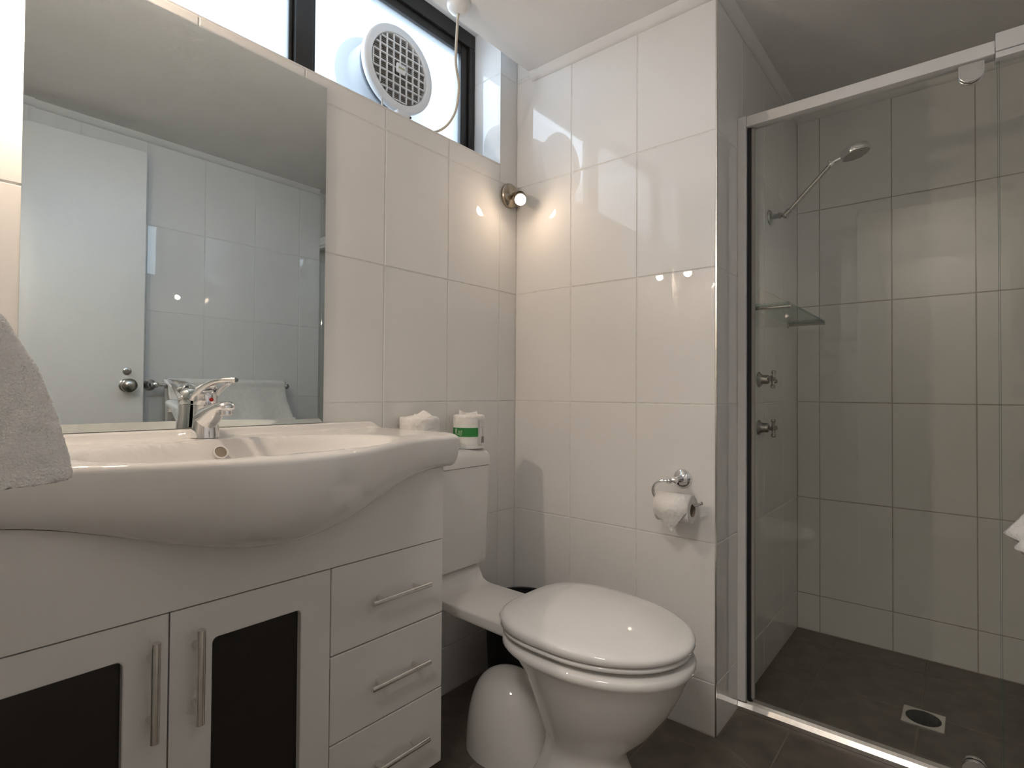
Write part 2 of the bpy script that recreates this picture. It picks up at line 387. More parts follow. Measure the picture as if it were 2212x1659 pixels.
# ------------------------------------------------------------------ mirror
mx0, mx1, mz0, mz1 = -1.402, -0.799, 0.899, 1.787; bw = 0.0165
R = lambda i, y: [(mx0+i, y, mz0+i), (mx1-i, y, mz0+i), (mx1-i, y, mz1-i), (mx0+i, y, mz1-i)]
mb = MB(); mb.loft([R(0, -0.0012), R(0, -0.0052), R(bw, -0.0056)])
mir = build(mb, 'mirror', 'mirror_silver'); recentre(mir, (-1.1, 0, mz0))
tag(mir, 'frameless rectangular wall mirror above the basin', 'mirror')

# ------------------------------------------------------------------ vanity cabinet
CX0, CX1, CYF, CZ0 = -1.545, -0.642, -0.300, 0.066
def zb(x):                                   # underside of the basin where it meets the cabinet front
    a = min(1.0, abs(x+1.085)/0.415)
    return 0.702 + 0.094*(1-(0.5+0.5*math.cos(PI*a))**0.9)
van = thing('vanity_cabinet', 'white bathroom vanity cabinet with two glazed doors and three drawers', 'cabinet', (-1.095, -0.15, 0))
FT_ = 0.018; CB = CYF+FT_+0.001
mb = MB(); mb.box(CX0, CX0+0.016, -0.004, CB, CZ0, 0.778); mb.box(CX1-0.016, CX1, -0.004, CB, CZ0, 0.778)
mb.box(CX0+0.016, CX1-0.016, -0.004, CB, CZ0, CZ0+0.016); mb.box(CX0+0.016, CX1-0.016, -0.012, -0.004, CZ0+0.016, 0.69)
mb.box(-0.962, -0.946, -0.012, CB, CZ0+0.016, 0.640); mb.box(CX0+0.016, -0.962, -0.012, CB+0.03, 0.33, 0.342)
build(mb, 'body', 'cabinet', van)
mb = MB(); mb.box(CX0+0.02, CX1-0.02, -0.02, -0.23, 0.0, CZ0); build(mb, 'kickboard', 'cabinet', van)
# fascia under the basin, its top edge following the bowl
n = 40; xs = [CX0+(CX1-CX0)*i/n for i in range(n+1)]
top = [(x, zb(x)-0.002) for x in xs]; poly = [(CX0, 0.6175)] + [(CX1, 0.6175)] + list(reversed(top))
mb = MB(); mb.loft([[(x, CYF+FT_, z) for x, z in poly], [(x, CYF, z) for x, z in poly]]); build(mb, 'fascia', 'cabinet', van)
def bar_handle(p0, p1, out, r, par):
    """bar handle with two studs; p0,p1 are bar ends, out = distance back to the door face"""
    A = Vector(p0); B = Vector(p1); d = (B-A).normalized(); L = (B-A).length
    m = MB(); m.lathe([(r*0.8, 0), (r, 0.0008), (r, L-0.0008), (r*0.8, L)], A, d, 20)
    for t in (0.19, 0.81):
        q = A.lerp(B, t); m.lathe([(0.0052, 0), (0.0052, out+0.0005)], q, (0,1,0), 14)
    return build(m, 'handle', 'steel', par, smooth=40)
drz = [0.066, 0.2505, 0.4335, 0.6165]; g2 = 0.0013
for k in range(3):
    mb = MB(); mb.box(-0.9535+g2, CX1, CYF+FT_, CYF, drz[k]+g2, drz[k+1]-g2)
    d = build(mb, 'drawer_front', 'cabinet', van, bevel=0.0018)
    zc = (0.160, 0.341, 0.5245)[k]
    bar_handle((-0.868, CYF-0.026, zc), (-0.703, CYF-0.026, zc), 0.026, 0.0058, d)
def framed_door(x0, x1, z0, z1, wx0, wx1, wz0, wz1, rad):
    inner = []; corner = []
    for (cx, cz, a0, k) in ((wx1-rad, wz0+rad, -PI/2, 1), (wx1-rad, wz1-rad, 0, 2), (wx0+rad, wz1-rad, PI/2, 3), (wx0+rad, wz0+rad, PI, 0)):
        for i in range(6):
            a = a0+PI/2*i/5; inner.append((cx+rad*math.cos(a), cz+rad*math.sin(a))); corner.append(k)
    outer = [(x0, z0), (x1, z0), (x1, z1), (x0, z1)]
    m = MB(); N = len(inner)
    vs = [(x, CYF, z) for x, z in outer] + [(x, CYF+FT_, z) for x, z in outer]
    b = 0.0016
    def off(p, k, d):
        cx = (wx0+wx1)/2; cz = (wz0+wz1)/2
        return (p[0] + (d if p[0] > cx else -d), p[1] + (d if p[1] > cz else -d))
    i0 = len(vs); vs += [(off(p, 0, b)[0], CYF, off(p, 0, b)[1]) for p in inner]
    i1 = len(vs); vs += [(p[0], CYF+b, p[1]) for p in inner]
    i2 = len(vs); vs += [(p[0], CYF+FT_, p[1]) for p in inner]
    fs = []
    for i in range(N):
        j = (i+1) % N; ci, cj = corner[i], corner[j]
        for base, ring in ((0, i0), (4, i2)):
            q = [base+ci, ring+i, ring+j] if ci == cj else [base+ci, ring+i, ring+j, base+cj]
            fs.append(tuple(q if base == 0 else reversed(q)))
        fs.append((i0+i, i1+i, i1+j, i0+j)); fs.append((i1+i, i2+i, i2+j, i1+j))
    for i in range(4):
        j = (i+1) % 4; fs.append((i, j, 4+j, 4+i))
    m.add(vs, fs)
    d = build(m, 'door', 'cabinet', van, smooth=30)
    m = MB(); m.box(wx0-0.006, wx1+0.006, CYF+0.0135, CYF+0.0165, wz0-0.006, wz1+0.006); build(m, 'glass_panel', 'dark_glass', d)
    return d
d = framed_door(-1.2495+g2, -0.9535-g2, 0.066+g2, 0.6165-g2, -1.182, -1.018, 0.13, 0.5515, 0.010)
bar_handle((-1.210, CYF-0.026, 0.425), (-1.210, CYF-0.026, 0.583), 0.026, 0.0066, d)
d = framed_door(CX0, -1.2495-g2, 0.066+g2, 0.6165-g2, -1.478, -1.313, 0.13, 0.5600, 0.010)
bar_handle((-1.276, CYF-0.026, 0.426), (-1.276, CYF-0.026, 0.584), 0.026, 0.0066, d)

# ------------------------------------------------------------------ basin
BX, HL, ZT = -1.095, 0.476, 0.880
def sm(a, b, x):
    t = max(0.0, min(1.0, (x-a)/(b-a))); return t*t*(3-2*t)
def front(x):
    a = min(1.0, abs(x)/(0.80*HL)); return 0.338 + 0.140*(0.5+0.5*math.cos(PI*a))**0.80
def dish(x, y):
    r = math.hypot(x/0.285, (y+0.278)/0.162); s = max(0.0, 1.05-r)/1.05
    return 0.118*(1-(1-s)**2.4)*sm(0.0, 0.10, s) if s > 0 else 0.0
def section(x, rnd=0.0):
    """closed outline in (y,z) at local x; rnd shrinks it for the rounded ends"""
    F = front(x)-rnd; pts = []
    uh = 0.0175*sm(0.0, 0.035, HL-0.004-abs(x))   # upstand fades out at the ends
    for y, z in ((-0.0008, ZT+uh), (-0.014, ZT+uh), (-0.018, ZT+uh*0.93), (-0.021, ZT+uh*0.7), (-0.0245, ZT+uh*0.3), (-0.031, ZT+uh*0.06)):
        pts.append((y, z-rnd))
    ny = 46; y0, y1 = -0.038, -(F-0.016)
    for i in range(ny+1):
        y = y0+(y1-y0)*i/ny
        pts.append((y, ZT-dish(x, y)-rnd - 0.004*sm(0.05, 0.0, F+y)))
    zl = ZT-0.004-rnd
    for i in range(1, 6):
        a = PI/2*i/5; pts.append((-(F-0.016)-0.016*math.sin(a), zl-0.012*(1-math.cos(a))))
    ze = zl-0.012; zB = zb(x+BX)+rnd
    for i in range(1, 15):
        a = PI/2*i/14; c = max(0.0, math.cos(a))**0.80; s_ = math.sin(a)**0.95
        pts.append((-0.301-(F-0.301)*c, ze-(ze-zB)*s_))
    pts += [(-0.26, zB), (-0.15, zB), (-0.0008, min(zB+0.02, 0.80))]
    return pts
stations = []
for i in range(7):
    a = PI/2*i/6; stations.append((-HL+0.010*(1-math.sin(a)*1.0) if False else -HL+0.010*(1-math.cos(a)), 0.010*(1-math.sin(a))))
inner = [(-HL+0.010+(2*HL-0.020)*i/96, 0.0) for i in range(1, 96)]
stations = stations + inner + [(-x, r) for x, r in reversed(stations)]
mb = MB(); mb.loft([[(BX+x, y, z) for y, z in section(x, r)] for x, r in stations])
bas = build(mb, 'basin', 'ceramic', smooth=38); recentre(bas, (BX, -0.2, 0.80))
tag(bas, 'glossy white ceramic basin with bowed front on top of the vanity cabinet', 'basin')
ov = Vector((-1.106, -0.1335, 0.8555)); ax = Vector((0.0, -0.86, 0.50))
m = MB(); m.lathe([(0.0145, -0.003), (0.0145, 0.0012), (0.0118, 0.0016), (0.0112, -0.002), (0.0, -0.002)], ov, ax, 24); build(m, 'overflow_ring', 'ceramic', bas, smooth=40)
m = MB(); m.lathe([(0.0113, -0.0018), (0.0113, 0.0004), (0.0, 0.0004)], ov, ax, 24); build(m, 'overflow_shade_disc', 'card', bas)  # dark disc painted for the shade inside the overflow; basin is not pierced
m = MB(); m.lathe([(0.030, -0.004), (0.030, 0.002), (0.024, 0.004), (0.012, 0.004), (0.011, -0.001), (0.0, -0.001)], (BX, -0.278, ZT-0.1165), (0,0,1), 28); build(m, 'waste_ring', 'chrome', bas, smooth=40)

# ------------------------------------------------------------------ mixer tap
TX, TY, TZ = -1.105, -0.052, ZT
tap = thing('mixer_tap', 'chrome single lever mixer tap standing on the basin rim', 'tap', (TX, TY, TZ))
def oval(c, w_, d_, n=28, e=2.4):
    out = []
    for j in range(n):
        t = 2*PI*j/n; cc, ss = math.cos(t), math.sin(t)
        out.append((c[0]+w_*math.copysign(abs(cc)**(2/e), cc), c[1]+d_*math.copysign(abs(ss)**(2/e), ss), c[2]))
    return out
mb = MB()
mb.loft([oval((TX, TY, TZ+0.0006), 0.0265, 0.0275), oval((TX, TY, TZ+0.012), 0.0260, 0.027), oval((TX, TY, TZ+0.03), 0.0240, 0.0255), oval((TX, TY+0.002, TZ+0.05), 0.0225, 0.024), oval((TX, TY+0.003, TZ+0.070), 0.0222, 0.0222, e=2.05)])
build(mb, 'body', 'chrome', tap, smooth=50)
# spout: swept from the front of the body forward
sp = [((0.004, 0.040), (0.0235, 0.030)), ((-0.022, 0.047), (0.0225, 0.025)), ((-0.045, 0.056), (0.0205, 0.018)), ((-0.068, 0.064), (0.0185, 0.0135)), ((-0.088, 0.069), (0.0172, 0.0115)), ((-0.104, 0.070), (0.0160, 0.0105)), ((-0.113, 0.069), (0.0125, 0.0085)), ((-0.1165, 0.068), (0.006, 0.004))]
rings = []
for (dy, dz), (hw, hh) in sp:
    i = sp.index(((dy, dz), (hw, hh))); a = math.radians(16 if dy > -0.06 else 4)
    ring = []
    for j in range(24):
        t = 2*PI*j/24; u = hw*math.cos(t); v = hh*math.sin(t)
        ring.append((TX+u, TY+dy - v*math.sin(a)*-0.6, TZ+dz+v))
    rings.append(ring)
mb = MB(); mb.loft(rings); spo = build(mb, 'spout', 'chrome', tap, smooth=60)
mb = MB(); mb.lathe([(0.0125, 0), (0.0125, 0.012), (0.0105, 0.0135), (0.0, 0.0125)], (TX, TY-0.100, TZ+0.064), (0, -0.12, -1), 20); build(mb, 'aerator', 'chrome', spo, smooth=40)
mb = MB(); mb.lathe([(0.0222, 0), (0.0228, 0.001), (0.0228, 0.020), (0.021, 0.027), (0.0165, 0.033), (0.009, 0.0365), (0, 0.0375)], (TX, TY+0.003, TZ+0.0708), (0,0,1), 28); capo = build(mb, 'cartridge_cap', 'chrome', tap, smooth=50)
m = MB(); m.lathe([(0.0042, 0), (0.0042, 0.0018), (0.0, 0.0024)], (TX+0.003, TY-0.0195, TZ+0.082), (0.12, -1, 0.0), 16); build(m, 'hot_dot', 'red_dot', capo, smooth=40)
# lever: open loop arching forward and up
lv = []
for t in [i/22 for i in range(23)]:
    s_ = 1 - abs(2*t-1)                    # 0 at the ends, 1 at the tip
    y = TY+0.014-0.145*s_**1.05; z = TZ+0.083+0.040*math.sin(PI/2*min(1, s_*1.05))**0.8
    x = TX + (0.0215 if t < 0.5 else -0.0215)*(1-s_**3.0)**0.5*(1-0.25*s_)
    lv.append((x, y, z))
mb = MB(); mb.tube(lv, [0.0066+0.0016*(1-abs(2*i/22-1)) for i in range(23)], 12, flat=0.75)
mb.tube([(TX-0.018, TY-0.002, TZ+0.103), (TX-0.009, TY-0.012, TZ+0.111), (TX, TY-0.016, TZ+0.1125), (TX+0.009, TY-0.012, TZ+0.111), (TX+0.018, TY-0.002, TZ+0.103)], 0.007, 10)
build(mb, 'lever', 'chrome', tap, smooth=50)

# toiletry tube standing on its cap at the back of the basin
tb = thing('toiletry_tube', 'small white squeeze tube standing on its cap behind the hand towel', 'tube', (-1.405, -0.10, ZT))
mb = MB()
TBX, TBY = -1.405, -0.10
mb.loft([oval((TBX, TBY, ZT+0.016), 0.0125, 0.0125, e=2), oval((TBX, TBY, ZT+0.03), 0.014, 0.0130, e=2), oval((TBX, TBY, ZT+0.07), 0.0165, 0.008, e=2), oval((TBX, TBY, ZT+0.098), 0.0185, 0.0018, e=3), oval((TBX, TBY, ZT+0.108), 0.0190, 0.0012, e=4)])
build(mb, 'tube_body', 'white_plastic', tb, smooth=40)
m = MB(); m.lathe([(0.0115, 0), (0.012, 0.001), (0.0125, 0.014), (0.012, 0.0165)], (TBX, TBY, ZT+0.0005), (0,0,1), 20); build(m, 'cap', 'white_plastic', tb, smooth=40)

# ------------------------------------------------------------------ toilet
QX = -0.417
toi = thing('toilet', 'white close coupled toilet with closed lid beside the vanity', 'toilet', (QX, -0.5, 0))
def egg(x0, yb_, yf, hw, ym, z, n=56, eb=2.6, ef=2.0):
    pts = []
    for i in range(n):
        t = 2*PI*i/n; c, s = math.cos(t), math.sin(t)
        if s < 0: x = hw*math.copysign(abs(c)**(2/ef), c); y = ym-(ym-yf)*abs(s)**(2/ef)
        else: x = hw*math.copysign(abs(c)**(2/eb), c); y = ym+(yb_-ym)*abs(s)**(2/eb)
        pts.append((x0+x, y, z))
    return pts
# pan: rim, bowl, foot
mb = MB()
mb.loft([egg(QX, -.430, -.735, .115, -.60, 0.0, eb=2.1), egg(QX, -.433, -.732, .113, -.60, 0.010, eb=2.1), egg(QX, -.446, -.720, .104, -.595, 0.03, eb=2.1), egg(QX, -.461, -.700, .091, -.59, 0.07, eb=2.1),
         egg(QX, -.470, -.685, .082, -.585, 0.10, eb=2.1), egg(QX, -.472, -.682, .081, -.583, 0.122, eb=2.1), egg(QX, -.470, -.698, .089, -.585, 0.148, eb=2.1), egg(QX, -.460, -.745, .115, -.593, 0.195, eb=2.1),
         egg(QX, -.448, -.788, .142, -.602, 0.255, eb=2.1), egg(QX, -.430, -.820, .164, -.605, 0.315, eb=2.2), egg(QX, -.404, -.836, .179, -.607, 0.352, eb=2.4), egg(QX, -.384, -.843, .186, -.607, 0.362), egg(QX, -.379, -.846, .190, -.608, 0.368), egg(QX, -.380, -.846, .190, -.608, 0.377), egg(QX, -.383, -.842, .186, -.608, 0.3835), egg(QX, -.40, -.82, .17, -.608, 0.3855)])
build(mb, 'pan', 'ceramic', toi, smooth=60)
# trap behind the foot
mb = MB(); rings = []
for i in range(13):
    a = PI/2*i/12; k = math.cos(a)**0.62 if i < 12 else 0.02; z = 0.212*math.sin(a)**0.9
    rings.append([(QX+0.102*k*math.cos(t), -0.325-0.125*k*math.sin(t)-0.02*z, z) for t in [2*PI*j/40 for j in range(40)]])
mb.loft(rings); build(mb, 'trap', 'ceramic', toi, smooth=60)
# shelf carrying the cistern
SZH = 0.3855
sp_ = [(-0.085, 0.436), (-0.102, 0.428), (-0.112, 0.412), (-0.124, 0.396), (-0.142, 0.388), (-0.165, 0.3855), (-0.44, 0.3855)]
mb = MB(); rows_ = []
for hw, dz in ((0.1005, -0.012), (0.1045, -0.004), (0.1045, -0.0015), (0.1015, 0.0)):
    pass
prof_top = sp_; prof_bot = [(-0.44, 0.352), (-0.40, 0.350), (-0.20, 0.355), (-0.12, 0.362), (-0.05, 0.378), (-0.05, 0.436)]
poly = prof_top + prof_bot
def shr(p, d):
    cy = sum(q[0] for q in poly)/len(poly); cz = 0.376
    return (p[0] + (d if p[0] < cy else -d)*0.5, p[1] + (d if p[1] < cz else -d))
HWS = 0.1045
st = [(-HWS, 0.006), (-HWS+0.0018, 0.002), (-HWS+0.006, 0.0), (HWS-0.006, 0.0), (HWS-0.0018, 0.002), (HWS, 0.006)]
mb.loft([[(QX+0.010+x, *shr(p, d)) for p in poly] for x, d in st]); build(mb, 'shelf', 'ceramic', toi, smooth=45)
# cistern and its lid
C0, C1, CYB, CYQ = -0.597, -0.262, -0.004, -0.125
def rrect(x0, x1, y0, y1, r, z, n=6):
    out = []
    for cx, cy, a0 in ((x1-r, y1-r, 0), (x0+r, y1-r, PI/2), (x0+r, y0+r, PI), (x1-r, y0+r, 3*PI/2)):
        for i in range(n): a = a0+PI/2*i/(n-1); out.append((cx+r*math.cos(a), cy+r*math.sin(a), z))
    return out
mb = MB()
mb.loft([rrect(C0+.030, C1-.030, CYQ+.022, CYB, .012, .437), rrect(C0+.016, C1-.016, CYQ+.008, CYB, .018, .442), rrect(C0+.012, C1-.012, CYQ+.003, CYB, .022, .456), rrect(C0+.008, C1-.008, CYQ+.001, CYB, .024, .60), rrect(C0+.004, C1-.004, CYQ, CYB, .024, .7485)])
build(mb, 'cistern', 'plastic', toi, smooth=50)
mb = MB()
mb.loft([rrect(C0, C1, CYQ-.004, CYB, .024, .7505), rrect(C0, C1, CYQ-.004, CYB, .024, .770), rrect(C0+.003, C1-.003, CYQ-.001, CYB, .024, .784), rrect(C0+.010, C1-.010, CYQ+.006, CYB-.004, .024, .7955), rrect(C0+.020, C1-.020, CYQ+.016, CYB-.01, .022, .801), rrect(C0+.036, C1-.036, CYQ+.030, CYB-.02, .016, .803)])
ld = build(mb, 'cistern_lid', 'plastic', toi, smooth=50)
m = MB(); m.lathe([(0.020, 0), (0.020, 0.003), (0.017, 0.0045), (0, 0.0045)], (QX-0.012, -0.065, 0.8032), (0,0,1), 24); build(m, 'flush_button', 'chrome', ld, smooth=40)
# seat ring and lid
def slab(z0, z1, e, r):
    return [egg(QX, -.392+e-r, -.838-e+r, .186+e-r, -.606, z0, eb=3.1), egg(QX, -.392+e, -.838-e, .186+e, -.606, z0+r*0.8, eb=3.1), egg(QX, -.392+e, -.838-e, .186+e, -.606, z1-r, eb=3.1), egg(QX, -.392+e-r*.35, -.838-e+r*.35, .186+e-r*.35, -.606, z1-r*.35, eb=3.1), egg(QX, -.392+e-r*1.6, -.838-e+r*1.6, .186+e-r*1.6, -.606, z1, eb=3.1)]
mb = MB(); mb.loft(slab(0.3965, 0.4095, 0.000, 0.005)); build(mb, 'seat', 'plastic', toi, smooth=55)
mb = MB(); rr = slab(0.4105, 0.4300, 0.006, 0.007)
for k in range(1, 9):
    f = 1-k/8.6; rr.append(egg(QX, -.606+.200*f, -.606-.222*f, .1755*f, -.606, 0.4300+0.016*(1-f*f), eb=3.1))
rr = [[(x, y, z+max(0.0, (z-0.4145)/0.0155 if z < 0.4300 else 1.0)*0.013*(y+0.844)/0.45) for x, y, z in r_] for r_ in rr]
mb.loft(rr); build(mb, 'lid', 'plastic', toi, smooth=55)
for s in (-1, 1):
    m = MB(); m.lathe([(0.011, -0.016), (0.0125, -0.014), (0.0125, 0.014), (0.011, 0.016)], (QX+s*0.075, -0.382, 0.4030), (1,0,0), 16); build(m, 'hinge', 'plastic', toi, smooth=40)
for s in (-1, 1):
    m = MB(); m.box(QX+s*0.10-0.012, QX+s*0.10+0.012, -0.70, -0.68, 0.3850, 0.3975); build(m, 'seat_buffer', 'plastic', toi)
# water inlet below the shelf
m = MB(); m.tube([(QX-0.055, -0.012, 0.17), (QX-0.055, -0.05, 0.172), (QX-0.06, -0.075, 0.20), (QX-0.06, -0.08, 0.30), (QX-0.05, -0.075, 0.372)], 0.0055, 10)
build(m, 'inlet_hose', 'steel', toi, smooth=40)
m = MB(); m.lathe([(0.0045, 0), (0.0045, 0.035)], (QX+0.035, -0.175, 0.318), (0,0,1), 12); build(m, 'fixing_bolt', 'brass', toi, smooth=40)

# black bin in the corner
bn = thing('waste_bin', 'round black waste bin in the corner behind the toilet', 'bin', (-0.160, -0.166, 0))
BC = (-0.160, -0.166, 0.0006)
mb = MB(); mb.lathe([(0.100, 0.0), (0.106, 0.004), (0.121, 0.285), (0.1185, 0.285), (0.103, 0.008), (0.0, 0.008)], BC, (0,0,1), 48, True, False); build(mb, 'bin_body', 'black_rubber', bn, smooth=40)
mb = MB(); mb.tube([(BC[0]+0.1205*math.cos(2*PI*i/48), BC[1]+0.1205*math.sin(2*PI*i/48), 0.2885) for i in range(48)], 0.0042, 10, closed=True); build(mb, 'rim', 'black_rubber', bn, smooth=60)

# ------------------------------------------------------------------ toilet rolls
def cyl_strip(mb, c, r, a0, a1, z0, z1, n=20):
    vs = []
    for i in range(n+1):
        a = a0+(a1-a0)*i/n; vs += [(c[0]+r*math.cos(a), c[1]+r*math.sin(a), z0), (c[0]+r*math.cos(a), c[1]+r*math.sin(a), z1)]
    mb.add(vs, [(2*i, 2*i+2, 2*i+3, 2*i+1) for i in range(n)])
def cyl_strokes(mb, c, r, amid, zmid, lines, wd):
    """ribbons of width wd following polylines given in metres (u along the surface, v up)"""
    for ln in lines:
        for (u0, v0), (u1, v1) in zip(ln[:-1], ln[1:]):
            L = math.hypot(u1-u0, v1-v0) or 1e-6; px, py = -(v1-v0)/L*wd/2, (u1-u0)/L*wd/2
            q = []
            for u, v in ((u0+px, v0+py), (u1+px, v1+py), (u1-px, v1-py), (u0-px, v0-py)):
                a = amid + u/r; q.append((c[0]+r*math.cos(a), c[1]+r*math.sin(a), zmid+v))
            mb.add(q, [(0, 1, 2, 3)])
def roll(name, label, c, R, H, crumple, grp):
    t = thing(name, label, 'toilet roll', c, grp)
    mb = MB(); n = 48; rings = []
    rnd = random.Random(len(label))
    ph = [rnd.uniform(0, 6.28) for _ in range(6)]
    def rad(a, z): return 1 + crumple*(0.5*math.sin(3*a+ph[0]+9*z) + 0.35*math.sin(7*a+ph[1]-30*z) + 0.25*math.sin(11*a+ph[2]+50*z))
    prof = [(0.0, 0.001), (0.90, 0.0), (0.985, 0.002), (1.0, 0.006), (1.0, 0.3), (1.0, 0.6), (1.0, 0.90), (0.985, 0.965), (0.94, 0.992), (0.80, 1.0), (0.55, 0.985), (0.34, 0.965), (0.24, 0.93), (0.0, 0.90)]
    for k, h in prof:
        z = H*h
        rings.append([(c[0]+R*k*rad(2*PI*j/n, z)*math.cos(2*PI*j/n), c[1]+R*k*rad(2*PI*j/n, z)*math.sin(2*PI*j/n), c[2]+z + (crumple*R*2.2*math.sin(5*2*PI*j/n+ph[3])*k if 0.2 < k and h > 0.9 else 0)) for j in range(n)])
    mb.loft(rings, False, False); build(mb, 'wrapped_roll', 'paper', t, smooth=60)
    return t
TOPZ = 0.8034
ca = math.atan2(-1.307+0.075, -1.58+0.322)        # direction from the roll to the viewer
c1 = (-0.322, -0.074, TOPZ); R1, H1 = 0.0505, 0.106
t = roll('toilet_roll', 'wrapped toilet roll with green band and lettering on the cistern lid', c1, R1, H1, 0.004, 'spare toilet rolls on the cistern')
mb = MB(); cyl_strip(mb, c1, R1+0.0006, ca-1.75, ca+0.60, c1[2]+0.038, c1[2]+0.066, 28); band = build(mb, 'green_band', 'green_print', t, smooth=40)
for a0, a1, mt, nm in ((ca+0.62, ca+1.35, 'white_print', 'label_panel'),):
    mb = MB(); cyl_strip(mb, c1, R1+0.0007, a0, a1, c1[2]+0.010, c1[2]+0.090, 14); lp = build(mb, nm, 'paper', t, smooth=40)
rc = R1+0.0011
mb = MB(); h = 0.017
L_ = [[(-0.0165, 0.0085), (-0.0165, -0.006), (-0.0105, -0.0065)], [(-0.0185, 0.0085), (-0.0145, 0.0085)],
      [(-0.0085, 0.0045), (-0.0090, -0.006)], [(-0.0055, 0.0045), (-0.0028, -0.0055), (0.0002, 0.0045)],
      [(0.0035, 0.0040), (0.0030, -0.006)], [(0.0018, 0.0045), (0.0058, 0.0040)],
      [(-0.0165, -0.0065), (-0.008, -0.0075), (-0.002, -0.0100), (0.002, -0.0095), (0.0032, -0.006)]]
leaf = [[(-0.0210, -0.0115), (-0.0212, 0.0115)], [(-0.0212, 0.0115), (-0.0228, 0.006), (-0.0222, 0.0), (-0.0210, -0.003)], [(-0.0212, 0.0115), (-0.0192, 0.006), (-0.0196, 0.001), (-0.0210, -0.003)]]
cyl_strokes(mb, c1, rc, ca-0.52, c1[2]+0.0525, L_+leaf, 0.0013); build(mb, 'lettering', 'white_print', band)
mb = MB()
am = ca+0.985; zq = c1[2]+0.050
cyl_strokes(mb, c1, rc, am, zq, [[(-0.0165, 0.038), (-0.0165, -0.036), (-0.013, -0.039), (0.000, -0.039)], [(-0.0165, 0.038), (0.016, 0.038)]], 0.0009)
cyl_strokes(mb, c1, rc, am, zq, [[(-0.006, 0.0175), (0.010, 0.0185)]], 0.0022)
cyl_strokes(mb, c1, rc, am, zq, [[(0.010, 0.031), (0.012, 0.0295)], [(0.010, 0.025), (0.012, 0.0262)]], 0.0025)
for k in range(7):
    cyl_strokes(mb, c1, rc, am, zq, [[(-0.005+0.0022*k, -0.012), (-0.005+0.0022*k, -0.032)]], 0.0009 if k % 3 else 0.0016)
build(mb, 'barcode_print', 'dark_print', lp)
mb = MB()
for k in range(6): cyl_strokes(mb, c1, rc, am, zq, [[(-0.003, 0.010-0.0036*k), (0.007-0.001*(k % 3), 0.010-0.0036*k)]], 0.0011)
build(mb, 'small_print', 'grey_print', lp)
# loose end of the paper standing up behind
mb = MB(); vs = []
for i in range(9):
    a = ca+PI+0.9-1.75*i/8; rr_ = R1*(0.86-0.10*math.sin(i*0.9)); hgt = (0.016, 0.013, 0.009, 0.007, 0.006, 0.0075, 0.010, 0.013, 0.004)[i]
    for k in (0, 1): vs.append((c1[0]+rr_*(1-0.05*k)*math.cos(a), c1[1]+rr_*(1-0.05*k)*math.sin(a), c1[2]+H1-0.012+(hgt+0.010)*k))
mb.add(vs, [(2*i, 2*i+2, 2*i+3, 2*i+1) for i in range(8)]); o = build(mb, 'loose_sheet', 'paper', t, smooth=60)
o.modifiers.new('thick', 'SOLIDIFY').thickness = 0.0006
c2 = (-0.522, -0.067, TOPZ); R2, H2 = 0.0585, 0.104
t = roll('toilet_roll', 'toilet roll with crumpled loose paper on top, partly behind the basin corner', c2, R2, H2, 0.014, 'spare toilet rolls on the cistern')
mb = MB(); cyl_strip(mb, c2, R2*1.02+0.0012, ca+2.6, ca+4.6, c2[2]+0.03, c2[2]+0.064, 20); build(mb, 'green_band', 'green_print', t, smooth=40)
mb = MB(); vs = []; rn = random.Random(5); NN = 15
for i in range(NN):
    for j in range(NN):
        u, v = (i/(NN-1)-0.5)*2, (j/(NN-1)-0.5)*2
        hgt = 0.003 + 0.021*math.exp(-((u-0.25)**2*9+(v+0.15)**2*3)) + 0.009*math.exp(-((u+0.30)**2*30+(v)**2*3)) + rn.uniform(-.0018, .0018)
        if math.hypot(u, v) > 1: hgt -= (math.hypot(u, v)-1)*0.06
        vs.append((c2[0]+u*R2*0.80, c2[1]+v*R2*0.74, c2[2]+H2-0.004+hgt))
mb.add(vs, [(i*NN+j, (i+1)*NN+j, (i+1)*NN+j+1, i*NN+j+1) for i in range(NN-1) for j in range(NN-1)])
o = build(mb, 'loose_sheet', 'paper', t, smooth=35); o.modifiers.new('thick', 'SOLIDIFY').thickness = 0.0006

# ------------------------------------------------------------------ toilet paper holder and hanging roll
HX = -0.066
hd = thing('toilet_paper_holder', 'chrome hooked toilet paper holder on the tiled wall by the shower', 'paper holder', (0, -0.653, 0.729))
m = MB(); m.lathe([(0.028, 0.0005), (0.028, 0.004), (0.026, 0.009), (0.019, 0.014), (0.011, 0.018), (0.0095, 0.050), (0.0105, 0.056), (0.0105, HX*-1+0.008), (0.007, HX*-1+0.011), (0, HX*-1+0.012)], (0, -0.653, 0.729), (-1,0,0), 28); build(m, 'wall_plate', 'chrome', hd, smooth=45)
RZ = 0.6655
pts = [(HX, -0.650, 0.727), (HX, -0.640, 0.7265), (HX, -0.622, 0.7260)]
for i in range(1, 13):
    a = PI/2+PI*i/12; pts.append((HX-0.004*math.sin(PI*i/12), -0.622-0.031*math.cos(a)*-1*0+0.031*math.cos(a)*-1, (0.726+RZ)/2+(0.726-RZ)/2*math.sin(a)))
pts += [(HX-0.002, -0.635, RZ), (HX-0.003, -0.66, RZ), (HX-0.004, -0.70, RZ+0.0005), (HX-0.004, -0.725, RZ+0.004), (HX-0.004, -0.738, RZ+0.011)]
m = MB(); m.tube(pts, 0.0046, 12); m.lathe([(0.0075, 0), (0.0085, 0.004), (0.0085, 0.012), (0.007, 0.016)], (HX, -0.634, 0.7265), (0, -1, 0), 16); build(m, 'hook_bar', 'chrome', hd, smooth=45)
RR, HR = 0.0405, 0.0185; rc_ = (HX-0.003, RZ-HR+0.0046+0.0008)
